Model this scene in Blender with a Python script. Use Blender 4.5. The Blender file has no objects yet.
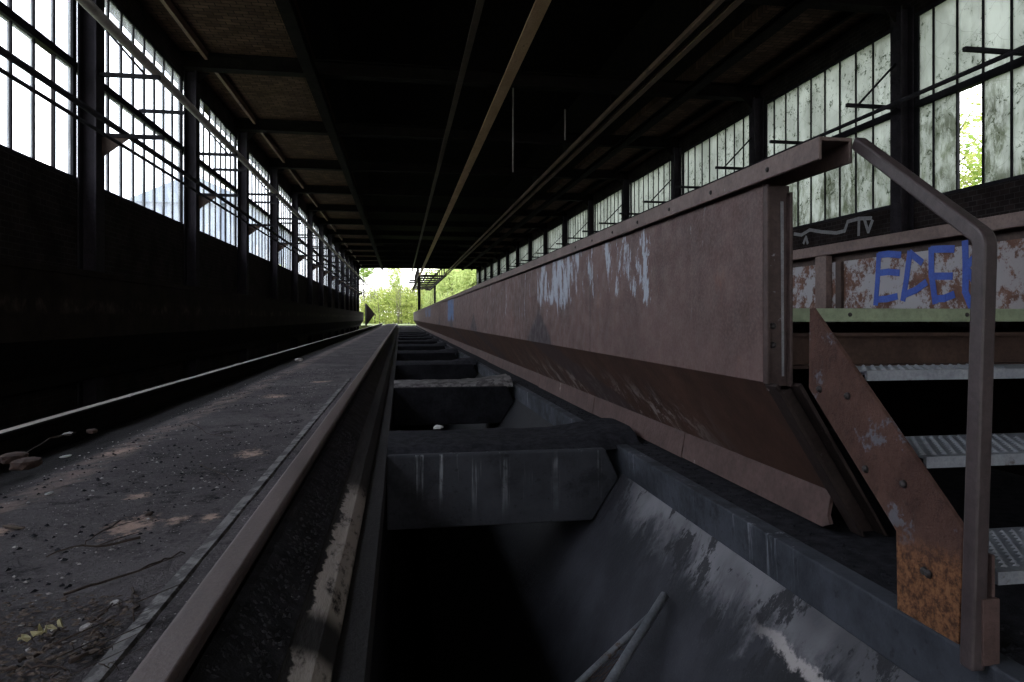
import bpy, bmesh, math, random
from mathutils import Vector, Matrix
random.seed(7)
sc = bpy.context.scene
COL = sc.collection
H = 0.75            # eye height above the pit ledge level; every z below is written relative to the eye
F = 683.0; VPX, HY = 400.5, 318.0
TH = math.atan((512 - VPX) / F); CT, ST = math.cos(TH), math.sin(TH)

def at_x(px, py, X):                      # point of the vertical lengthwise plane x = X seen at a pixel
    d = F * X / (CT * (px - VPX)); return Vector((X, (d - X * ST) / CT, -(py - HY) * d / F))
def at_z(px, py, Z):                      # point of the level plane z = Z seen at a pixel
    d = -F * Z / (py - HY); X = (px - VPX) * CT * d / F; return Vector((X, (d - X * ST) / CT, Z))
def at_d(px, py, d):
    X = (px - VPX) * CT * d / F; return Vector((X, (d - X * ST) / CT, -(py - HY) * d / F))

# ------------------------------------------------------------------ mesh builder
class MB:
    def __init__(s): s.v = []; s.f = []; s.sm = []
    def add(s, vs, fs, smooth=False):
        n = len(s.v); s.v += [Vector(p) for p in vs]
        for f in fs: s.f.append([i + n for i in f]); s.sm.append(smooth)
        return s
    def box(s, x0, x1, y0, y1, z0, z1):
        vs = [(x, y, z) for z in (z0, z1) for y in (y0, y1) for x in (x0, x1)]
        return s.add(vs, [(0,2,3,1),(4,5,7,6),(0,1,5,4),(2,6,7,3),(0,4,6,2),(1,3,7,5)])
    def ext(s, pts, vec):                 # closed polygon swept along a vector
        vec = Vector(vec); n = len(pts); p = [Vector(q) for q in pts]
        vs = p + [q + vec for q in p]
        fs = [tuple(range(n)), tuple(range(2*n-1, n-1, -1))] + [(i, i+n, (i+1) % n + n, (i+1) % n) for i in range(n)]
        return s.add(vs, fs)
    def prof(s, xz, y0, y1): return s.ext([(x, y0, z) for x, z in xz], (0, y1 - y0, 0))
    def sweep(s, pts, r, n=8, cap=True):
        pts = [Vector(p) for p in pts]
        rr = r if isinstance(r, (list, tuple)) else [r] * len(pts)
        vs = []; fs = []
        for i, p in enumerate(pts):
            t = (pts[min(i+1, len(pts)-1)] - pts[max(i-1, 0)]).normalized()
            a = Vector((0,0,1)) if abs(t.z) < .9 else Vector((1,0,0))
            u = t.cross(a).normalized(); w = t.cross(u).normalized()
            for k in range(n):
                an = 2*math.pi*k/n; vs.append(p + (u*math.cos(an) + w*math.sin(an)) * rr[i])
        for i in range(len(pts)-1):
            for k in range(n):
                fs.append((i*n+k, i*n+(k+1) % n, (i+1)*n+(k+1) % n, (i+1)*n+k))
        s.add(vs, fs, True)
        if cap:
            m = len(s.v) - len(vs)
            s.f.append([m+k for k in range(n)][::-1]); s.sm.append(False)
            s.f.append([m+(len(pts)-1)*n+k for k in range(n)]); s.sm.append(False)
        return s
    def bar(s, a, b, w, h, up=(0,0,1)):   # rectangular bar
        a = Vector(a); b = Vector(b); t = (b-a).normalized(); up = Vector(up)
        u = t.cross(up).normalized(); v = u.cross(t).normalized()
        return s.ext([a + u*i*w/2 + v*j*h/2 for i, j in ((-1,-1),(1,-1),(1,1),(-1,1))], b-a)
    def disc(s, c, ax, r, h, n=10):       # bolt head, domed
        c = Vector(c); ax = Vector(ax).normalized()
        return s.sweep([c, c+ax*h*.6, c+ax*h], [r, r*.85, r*.45], n)
    def build(s, name, mat, parent=None, origin=None, bevel=0, seg=2):
        lo = Vector([min(p[i] for p in s.v) for i in range(3)]); hi = Vector([max(p[i] for p in s.v) for i in range(3)])
        if origin is None: origin = Vector(((lo.x+hi.x)/2, (lo.y+hi.y)/2, lo.z))
        origin = Vector(origin)
        me = bpy.data.meshes.new(name)
        me.from_pydata([p - origin for p in s.v], [], s.f)
        bm = bmesh.new(); bm.from_mesh(me); bmesh.ops.recalc_face_normals(bm, faces=bm.faces); bm.to_mesh(me); bm.free()
        for p, k in zip(me.polygons, s.sm): p.use_smooth = k
        me.materials.append(mat)
        o = bpy.data.objects.new(name, me); COL.objects.link(o)
        place(o, origin, parent)
        if bevel:
            m = o.modifiers.new('bevel', 'BEVEL'); m.width = bevel; m.segments = seg; m.limit_method = 'ANGLE'; m.angle_limit = .6
        return o
ORG = {}
def place(o, origin, parent):
    origin = Vector(origin)
    ORG[o] = origin
    if parent: o.parent = parent; o.location = origin - ORG[parent]
    else: o.location = origin + Vector((0,0,H))
def empty(name, loc):
    o = bpy.data.objects.new(name, None); COL.objects.link(o); o.empty_display_size = .2; place(o, loc, None); return o
def tag(o, label, cat, group=None, kind=None):
    o['label'] = label; o['category'] = cat
    if group: o['group'] = group
    o['kind'] = kind or 'thing'
    return o
def struct(o): o['kind'] = 'structure'; return o
def dup(o, off=(0,0,0), parent=None):
    c = o.copy(); COL.objects.link(c)
    if parent: c.parent = parent
    else: c.location = o.location + Vector(off)
    for ch in list(o.children): dup(ch, parent=c)
    return c
ORD = 'zeroth first second third fourth fifth sixth seventh eighth ninth tenth eleventh twelfth thirteenth fourteenth fifteenth sixteenth seventeenth'.split()

# ------------------------------------------------------------------ materials
class N:
    def __init__(s, name):
        s.m = bpy.data.materials.new(name); s.m.use_nodes = True; s.t = s.m.node_tree
        s.t.nodes.clear(); s.out = s.t.nodes.new('ShaderNodeOutputMaterial')
        s.pos = s.t.nodes.new('ShaderNodeNewGeometry').outputs['Position']
    def n(s, typ, **kw):
        nd = s.t.nodes.new(typ)
        for k, v in kw.items():
            if hasattr(nd, k): setattr(nd, k, v)
        return nd
    def link(s, a, b):
        if isinstance(a, (int, float)): b.default_value = a
        elif isinstance(a, (tuple, list)): b.default_value = tuple(a) + ((1,) if len(a) == 3 and len(b.default_value) == 4 else ())
        else: s.t.links.new(a, b)
    def vmul(s, vec, sca):
        nd = s.n('ShaderNodeVectorMath', operation='MULTIPLY'); s.link(vec, nd.inputs[0]); nd.inputs[1].default_value = sca; return nd.outputs[0]
    def noise(s, scale, detail=4, rough=.6, stretch=None, dist=0):
        nd = s.n('ShaderNodeTexNoise'); v = s.vmul(s.pos, stretch) if stretch else s.pos
        s.link(v, nd.inputs['Vector']); nd.inputs['Scale'].default_value = scale; nd.inputs['Detail'].default_value = detail
        nd.inputs['Roughness'].default_value = rough; nd.inputs['Distortion'].default_value = dist; return nd.outputs['Fac']
    def voro(s, scale, feature='F1', stretch=None):
        nd = s.n('ShaderNodeTexVoronoi', feature=feature); s.link(s.vmul(s.pos, stretch) if stretch else s.pos, nd.inputs['Vector']); nd.inputs['Scale'].default_value = scale; return nd.outputs['Distance']
    def ramp(s, x, a, b, c0=0., c1=1.):   # smooth remap a..b -> c0..c1
        nd = s.n('ShaderNodeMapRange', interpolation_type='SMOOTHSTEP'); s.link(x, nd.inputs[0])
        for i, v in enumerate((a, b, c0, c1)): nd.inputs[i+1].default_value = v
        return nd.outputs[0]
    def math(s, op, a, b=0., clamp=False):
        nd = s.n('ShaderNodeMath', operation=op, use_clamp=clamp); s.link(a, nd.inputs[0]); s.link(b, nd.inputs[1]); return nd.outputs[0]
    def mul(s, *a):
        r = a[0]
        for b in a[1:]: r = s.math('MULTIPLY', r, b)
        return r
    def mix(s, f, a, b):
        nd = s.n('ShaderNodeMix', data_type='RGBA'); s.link(f, nd.inputs[0]); s.link(a, nd.inputs[6]); s.link(b, nd.inputs[7]); return nd.outputs[2]
    def xyz(s):
        nd = s.n('ShaderNodeSeparateXYZ'); s.link(s.pos, nd.inputs[0]); return nd.outputs
    def bsdf(s, col, rough=.8, metal=0., bump=None, bstr=.3, bdist=.01, spec=.5):
        b = s.n('ShaderNodeBsdfPrincipled'); s.link(col, b.inputs['Base Color']); s.link(rough, b.inputs['Roughness']); b.inputs['Metallic'].default_value = metal
        b.inputs['Specular IOR Level'].default_value = spec
        if bump is not None:
            n = s.n('ShaderNodeBump'); n.inputs['Strength'].default_value = bstr; n.inputs['Distance'].default_value = bdist
            s.link(bump, n.inputs['Height']); s.link(n.outputs[0], b.inputs['Normal'])
        s.link(b.outputs[0], s.out.inputs[0]); return s.m

def plain(name, c1, c2, scale=6, rough=.8, stretch=None, bump=.3, fleck=None, fl=(.62,.7), flscale=30, spec=.4, metal=0):
    k = N(name); a = k.ramp(k.noise(scale, 6, .65, stretch), .3, .7); col = k.mix(a, c1, c2)
    fine = k.noise(scale*9, 4, .7)
    col = k.mix(k.ramp(fine, .35, .75, 0, .45), col, tuple(x*.45 for x in c1))
    if fleck: col = k.mix(k.ramp(k.noise(flscale, 5, .7, stretch), *fl), col, fleck)
    return k.bsdf(col, rough, metal, fine, bump, .006, spec)

def bunker_mat():
    k = N('rusty_painted_plate'); x, y, z = k.xyz()
    base = k.mix(k.ramp(k.noise(2.2, 6, .65), .3, .7), (.072,.041,.037), (.15,.090,.083))
    streak = k.noise(5, 5, .6, (1, 1, .12))
    base = k.mix(k.ramp(streak, .5, .72, 0, .55), base, (.07,.042,.038))
    base = k.mix(k.ramp(k.noise(70, 3, .7), .35, .7, 0, .4), base, (.21,.14,.13))
    # pale peeling paint, running down from below the cap rail
    zz = k.ramp(z, H+.04, H+.16)
    band = k.mul(k.ramp(y, 2.95, 3.5), k.ramp(y, 7.2, 5.2), zz)
    fl = k.noise(4.6, 7, .78, (1, 1.2, .42), .35); big = k.noise(1.3, 3, .5)
    thr = k.math('ADD', k.math('ADD', fl, k.math('MULTIPLY', band, .105)), k.math('MULTIPLY', k.ramp(big, .4, .65), .07))
    base = k.mix(k.mul(k.ramp(thr, .655, .685), k.ramp(z, H-.02, H+.08), k.ramp(y, 2.5, 2.9), k.ramp(y, 14, 9), .9), base, (.42,.46,.53))
    spk = k.noise(15, 5, .75, (1, 1, .5)); base = k.mix(k.mul(k.ramp(spk, .70, .73), zz, .7), base, (.38,.38,.40))
    base = k.mix(k.mul(k.ramp(k.noise(5, 5, .7, (1, 1, .4)), .6, .72), k.ramp(z, H+.3, H+.1), .5), base, (.22,.10,.065))
    # faint blue paint
    bl = k.mul(k.ramp(y, 15.9, 16.2), k.ramp(y, 18.2, 17.9), k.ramp(z, H-.12, H-.02), k.ramp(k.noise(6), .3, .5))
    bl2 = k.mul(k.ramp(y, 28, 29), k.ramp(y, 35, 34), k.ramp(z, H+.0, H+.1), k.ramp(k.noise(3), .4, .6))
    base = k.mix(k.math('MAXIMUM', bl, bl2), base, (.10,.17,.33))
    # bluish black triangles, narrow on top and wide at the crease
    dark_marks = None
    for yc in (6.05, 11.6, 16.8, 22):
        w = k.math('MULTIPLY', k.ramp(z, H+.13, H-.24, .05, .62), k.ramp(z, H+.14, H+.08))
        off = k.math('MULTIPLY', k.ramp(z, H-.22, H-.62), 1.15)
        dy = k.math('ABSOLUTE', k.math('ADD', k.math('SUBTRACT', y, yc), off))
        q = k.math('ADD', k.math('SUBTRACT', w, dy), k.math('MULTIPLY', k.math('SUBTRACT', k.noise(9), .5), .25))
        q = k.ramp(q, -.02, .16); dark_marks = q if dark_marks is None else k.math('MAXIMUM', dark_marks, q)
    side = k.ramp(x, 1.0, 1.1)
    base = k.mix(k.mul(dark_marks, side, .82), base, (.036,.029,.038))
    # scraped light run marks on the slanted plate
    sc_ = k.noise(3.0, 6, .75, (1, 1.3, .35), .6)
    lowr = k.mul(k.ramp(z, H-.2, H-.4), k.ramp(y, 2.3, 3.2))
    base = k.mix(k.mul(k.ramp(sc_, .6, .69), lowr, .5), base, (.40,.37,.35))
    # plate joints
    jm = k.math('ABSOLUTE', k.math('SUBTRACT', k.math('FRACT', k.math('MULTIPLY', k.math('ADD', y, -4.35), 1/4.2)), .5))
    base = k.mix(k.ramp(jm, .4975, .4995, 0, .8), base, (.03,.02,.018))
    return k.bsdf(base, k.ramp(k.noise(12), .3, .7, .5, .75), 0, k.noise(60, 5, .7), .25, .006, .4)

def slant_mat():
    k = N('deep_rust_plate'); x, y, z = k.xyz()
    base = k.mix(k.ramp(k.noise(3, 6, .7), .3, .7), (.05,.023,.016), (.098,.047,.032))
    base = k.mix(k.ramp(k.noise(4, 5, .7, (1, 1, .3)), .5, .7, 0, .6), base, (.035,.018,.013))
    sc_ = k.noise(4.5, 8, .8, (1, 1.2, .8), .6)
    lowr = k.mul(k.ramp(z, H-.30, H-.55), k.ramp(y, 2.7, 3.6), k.ramp(y, 9, 6))
    base = k.mix(k.mul(k.ramp(sc_, .50, .60), lowr, .8), base, (.34,.29,.275))
    dark_marks = None  # darker slanting bands across the plate
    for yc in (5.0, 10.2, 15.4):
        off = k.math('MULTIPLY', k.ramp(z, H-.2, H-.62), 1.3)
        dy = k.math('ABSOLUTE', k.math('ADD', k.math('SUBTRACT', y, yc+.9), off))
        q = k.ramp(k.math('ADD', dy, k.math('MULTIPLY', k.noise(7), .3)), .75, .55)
        dark_marks = q if dark_marks is None else k.math('MAXIMUM', dark_marks, q)
    base = k.mix(k.mul(dark_marks, .7), base, (.045,.03,.033))
    return k.bsdf(base, .7, 0, k.noise(55, 5, .7), .3, .006, .35)

def inner_mat():
    k = N('peeling_grey_paint'); x, y, z = k.xyz()
    base = k.mix(k.ramp(k.noise(9, 6, .7), .35, .65), (.10,.05,.035), (.17,.09,.065))
    base = k.mix(k.mul(k.ramp(k.noise(6, 7, .75), .47, .55), k.ramp(y, 2.6, 3.6, .6, 1)), base, (.34,.33,.345))
    return k.bsdf(base, .8, 0, k.noise(50, 4), .3, .006, .3)

def floor_mat():
    k = N('sooty_dirt'); x, y, z = k.xyz()
    base = k.mix(k.ramp(k.noise(1.6, 7, .65), .3, .7), (.075,.066,.071), (.16,.14,.145))
    base = k.mix(k.ramp(k.noise(8, 7, .75), .50, .66, 0, .85), base, (.025,.022,.025))
    base = k.mix(k.ramp(k.noise(75, 5, .8), .55, .66, 0, .75), base, (.26,.23,.225))
    base = k.mix(k.ramp(k.noise(120, 4, .8), .58, .68, 0, .8), base, (.012,.011,.012))
    sp = k.ramp(k.voro(60), .14, .08); base = k.mix(k.mul(sp, k.ramp(k.noise(4), .48, .56)), base, (.62,.58,.57))
    # brick dust patches
    for cx, cy, r in ((-.73,2.02,.085), (-.62,2.04,.04), (-.53,2.03,.04), (-.83,2.35,.05), (-1.06,2.0,.05), (-1.12,1.9,.05), (-.62,3.0,.08), (-.9,5.2,.12), (-1.2,3.2,.1), (-.7,6.3,.12)):
        dx = k.math('SUBTRACT', x, cx); dy = k.math('MULTIPLY', k.math('SUBTRACT', y, cy), .7)
        dd = k.math('SQRT', k.math('ADD', k.math('MULTIPLY', dx, dx), k.math('MULTIPLY', dy, dy)))
        dd = k.math('ADD', dd, k.math('MULTIPLY', k.math('SUBTRACT', k.noise(28, 6, .75), .5), r*3.0))
        base = k.mix(k.ramp(dd, r*.9, r*.1, 0, .95), base, (.62,.43,.35))
    base = k.mix(k.mul(k.ramp(k.math('ABSOLUTE', k.math('ADD', x, 1.2)), .14, .02), k.ramp(k.noise(9, 6, .7), .42, .62), .75), base, (.34,.25,.22))
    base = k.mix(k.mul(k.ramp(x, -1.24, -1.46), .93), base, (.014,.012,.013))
    return k.bsdf(base, .92, 0, k.noise(45, 6, .75), 1., .03, .2)

def concrete_mat(name, dark, light, pale, zlo, zhi, drip=True):
    k = N(name); x, y, z = k.xyz()
    base = k.mix(k.ramp(k.noise(3, 6, .65), .3, .7), dark, light)
    if drip:
        d = k.noise(22, 5, .7, (1, 1, .03)); m = k.mul(k.ramp(d, .56, .68), k.ramp(z, zlo, zhi), k.ramp(k.noise(2.1), .42, .6))
    else:
        d = k.noise(4.5, 7, .75, (1, 1.2, .45), .7); m = k.mul(k.ramp(d, .5, .64), k.ramp(z, zlo, zhi))
    base = k.mix(k.mul(m, .8), base, pale)
    base = k.mix(k.ramp(k.noise(1.9, 6, .75), .5, .62, 0, .75), base, tuple(c*.55 for c in dark))
    base = k.mix(k.ramp(k.noise(26, 4), .6, .72, 0, .5), base, tuple(c*.4 for c in dark))
    return k.bsdf(base, .85, 0, k.noise(35, 5, .7), .35, .01, .3)

def chute_mat():
    k = N('stained_chute_concrete'); x, y, z = k.xyz()
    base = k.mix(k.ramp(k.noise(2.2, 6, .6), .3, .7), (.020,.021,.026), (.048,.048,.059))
    base = k.mix(k.ramp(y, 3.7, 4.6), base, (.015,.015,.018))  # darker beyond the first crossbeam
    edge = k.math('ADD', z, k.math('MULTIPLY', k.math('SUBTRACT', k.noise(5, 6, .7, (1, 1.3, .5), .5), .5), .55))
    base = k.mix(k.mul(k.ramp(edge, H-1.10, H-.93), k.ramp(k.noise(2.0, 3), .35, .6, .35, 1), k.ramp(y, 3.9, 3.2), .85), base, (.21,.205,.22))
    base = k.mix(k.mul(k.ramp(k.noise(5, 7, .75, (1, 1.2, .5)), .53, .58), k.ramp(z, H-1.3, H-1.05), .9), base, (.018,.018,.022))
    ln = k.math('ADD', k.math('SUBTRACT', z, H-1.035), k.math('MULTIPLY', k.math('SUBTRACT', k.noise(9, 6, .75), .5), .12))
    base = k.mix(k.mul(k.ramp(ln, .012, .0), k.ramp(y, 2.1, 1.9), k.ramp(ln, -.20, -.05, 1, 1)), base, (.022,.022,.026))
    base = k.mix(k.mul(k.ramp(k.math('ABSOLUTE', ln), .022, .006), k.ramp(y, 2.2, 1.95), .85), base, (.45,.41,.40))
    base = k.mix(k.ramp(k.noise(50, 5, .8), .6, .75, 0, .4), base, (.13,.13,.145))
    return k.bsdf(base, .8, 0, k.noise(35, 5, .7), .4, .01, .3)
def brick_mat(name, c1, c2, mortar, scale, rot=False, axis='YZ'):
    k = N(name); x, y, z = k.xyz()
    cv = k.n('ShaderNodeCombineXYZ'); k.link({'Y': y, 'X': x}[axis[0]], cv.inputs[0]); k.link({'Z': z, 'X': x, 'Y': y}[axis[1]], cv.inputs[1])
    b = k.n('ShaderNodeTexBrick'); k.link(cv.outputs[0], b.inputs['Vector'])
    b.inputs['Color1'].default_value = c1+(1,); b.inputs['Color2'].default_value = c2+(1,); b.inputs['Mortar'].default_value = mortar+(1,)
    b.inputs['Scale'].default_value = scale; b.inputs['Mortar Size'].default_value = .02
    col = k.mix(k.ramp(k.noise(2.5, 5), .35, .7, 0, .7), b.outputs['Color'], tuple(c*.3 for c in c1))
    return k.bsdf(col, .95, 0, b.outputs['Fac'], .4, .01, .05)

def dirty_glass():
    k = N('grimy_window_glass'); x, y, z = k.xyz()
    n1 = k.noise(1.4, 5, .6, (1, 1, .7)); n2 = k.noise(9, 5, .7, (1, 1, .25))
    col = k.mix(k.ramp(n1, .35, .65), (0.376,0.392,0.372), (0.48,0.496,0.48))
    col = k.mix(k.ramp(n2, .5, .72, 0, .6), col, (0.264,0.28,0.248))
    low = k.ramp(z, H+3.0, H+1.75)
    col = k.mix(k.mul(k.ramp(k.noise(3.2, 6, .75, (1, 1, .45), .5), .5, .64), low, .8), col, (.14,.165,.09))
    col = k.mix(k.mul(k.ramp(k.noise(7, 6, .8), .64, .70), .85), col, (.035,.045,.02))       # dried tendrils stuck on the pane
    cl = k.mul(k.ramp(k.noise(2.6, 3), .47, .53), k.ramp(k.noise(11, 6, .8, None, .8), .55, .585))
    col = k.mix(k.mul(cl, .92), col, (.03,.045,.02))
    cr = k.mul(k.ramp(k.noise(1.6, 3, .5, (1, 1, .6)), .40, .56), k.ramp(z, H+3.6, H+2.4)); col = k.mix(k.mul(cr, k.ramp(k.noise(9, 7, .85, (1, 1, .4), .5), .43, .56), .75), col, (.085,.095,.055))
    for rz in (.9, -.7):
        wv = k.n('ShaderNodeTexWave', wave_type='BANDS', bands_direction='Z'); k.link(k.vmul(k.pos, (1, rz, 1)), wv.inputs['Vector']); mp = k.n('ShaderNodeVectorMath', operation='ADD')
        cmb = k.n('ShaderNodeCombineXYZ'); k.link(k.math('ADD', z, k.math('MULTIPLY', y, rz)), cmb.inputs[2]); k.link(cmb.outputs[0], wv.inputs['Vector']); wv.inputs['Scale'].default_value = .55; wv.inputs['Distortion'].default_value = 0
        k.link(k.math('ADD', k.math('MULTIPLY', k.noise(1.1, 3), 7), rz*3), wv.inputs['Phase Offset'])
        col = k.mix(k.mul(k.ramp(wv.outputs['Fac'], .9992, .9999), .35), col, (.1,.11,.08))
    tr = k.n('ShaderNodeBsdfTranslucent'); k.link(col, tr.inputs[0])
    di = k.n('ShaderNodeBsdfDiffuse'); k.link(k.mix(.5, col, (.1,.1,.09)), di.inputs[0])
    m1 = k.n('ShaderNodeMixShader'); m1.inputs[0].default_value = .25; k.link(tr.outputs[0], m1.inputs[1]); k.link(di.outputs[0], m1.inputs[2])
    tp = k.n('ShaderNodeBsdfTransparent'); tp.inputs[0].default_value = (.9,.95,.9,1)
    m2 = k.n('ShaderNodeMixShader'); k.link(k.ramp(k.noise(2.3, 5, .7),   .34, .66, .965, .87), m2.inputs[0]); k.link(tp.outputs[0], m2.inputs[1]); k.link(m1.outputs[0], m2.inputs[2])
    k.link(m2.outputs[0], k.out.inputs[0]); return k.m
def clear_glass():
    k = N('dusty_window_glass')
    tr = k.n('ShaderNodeBsdfTranslucent'); k.link(k.mix(k.ramp(k.noise(2), .3, .7), (.4,.42,.46), (.6,.62,.66)), tr.inputs[0])
    tp = k.n('ShaderNodeBsdfTransparent'); tp.inputs[0].default_value = (.95,.97,1,1)
    m2 = k.n('ShaderNodeMixShader'); k.link(k.ramp(k.noise(3, 5, .7, (1, 1, .4)), .35, .75, .12, .4), m2.inputs[0]); k.link(tp.outputs[0], m2.inputs[1]); k.link(tr.outputs[0], m2.inputs[2])
    k.link(m2.outputs[0], k.out.inputs[0]); return k.m
def leaf_mat(name, c1, c2):
    k = N(name); col = k.mix(k.ramp(k.noise(1.6, 5, .7), .35, .65), c1, c2)
    di = k.n('ShaderNodeBsdfDiffuse'); k.link(col, di.inputs[0]); tr = k.n('ShaderNodeBsdfTranslucent'); k.link(col, tr.inputs[0])
    m = k.n('ShaderNodeMixShader'); m.inputs[0].default_value = .5; k.link(di.outputs[0], m.inputs[1]); k.link(tr.outputs[0], m.inputs[2]); k.link(m.outputs[0], k.out.inputs[0]); return k.m

def shaded_plate():
    k = N('shaded_brown_plate'); x, y, z = k.xyz()  # shade on the left wall is put into this darker brown
    base = k.mix(k.ramp(k.noise(3, 5, .65), .3, .7), (.014,.010,.009), (.026,.019,.017))
    band = k.mul(k.ramp(z, H+.02, H+.10), k.ramp(z, H+.24, H+.14), k.ramp(k.noise(2.6, 6, .75, (1, 1, .8)), .45, .66))
    base = k.mix(k.mul(band, .7), base, (.10,.078,.066))
    return k.bsdf(base, .9, 0, k.noise(40, 4), .3, .006, .08)
def stringer_mat():
    k = N('orange_rust_steel'); x, y, z = k.xyz()
    base = k.mix(k.ramp(k.noise(7, 6, .7), .3, .7), (.075,.034,.026), (.135,.066,.05))
    base = k.mix(k.ramp(k.noise(40, 5, .75), .5, .7, 0, .6), base, (.04,.02,.016))
    low = k.ramp(k.math('ADD', z, k.math('MULTIPLY', k.noise(12, 5), .16)), H-.44, H-.53)
    base = k.mix(low, base, k.mix(k.ramp(k.noise(38, 6, .8), .38, .62), (.07,.026,.014), (.33,.145,.065)))
    pt = k.mul(k.ramp(k.noise(8, 7, .75), .57, .62), k.ramp(z, H-.62, H-.5))
    base = k.mix(k.mul(pt, .85), base, (.17,.17,.20))
    return k.bsdf(base, .75, 0, k.noise(45, 6, .8), .9, .012, .35)
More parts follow.
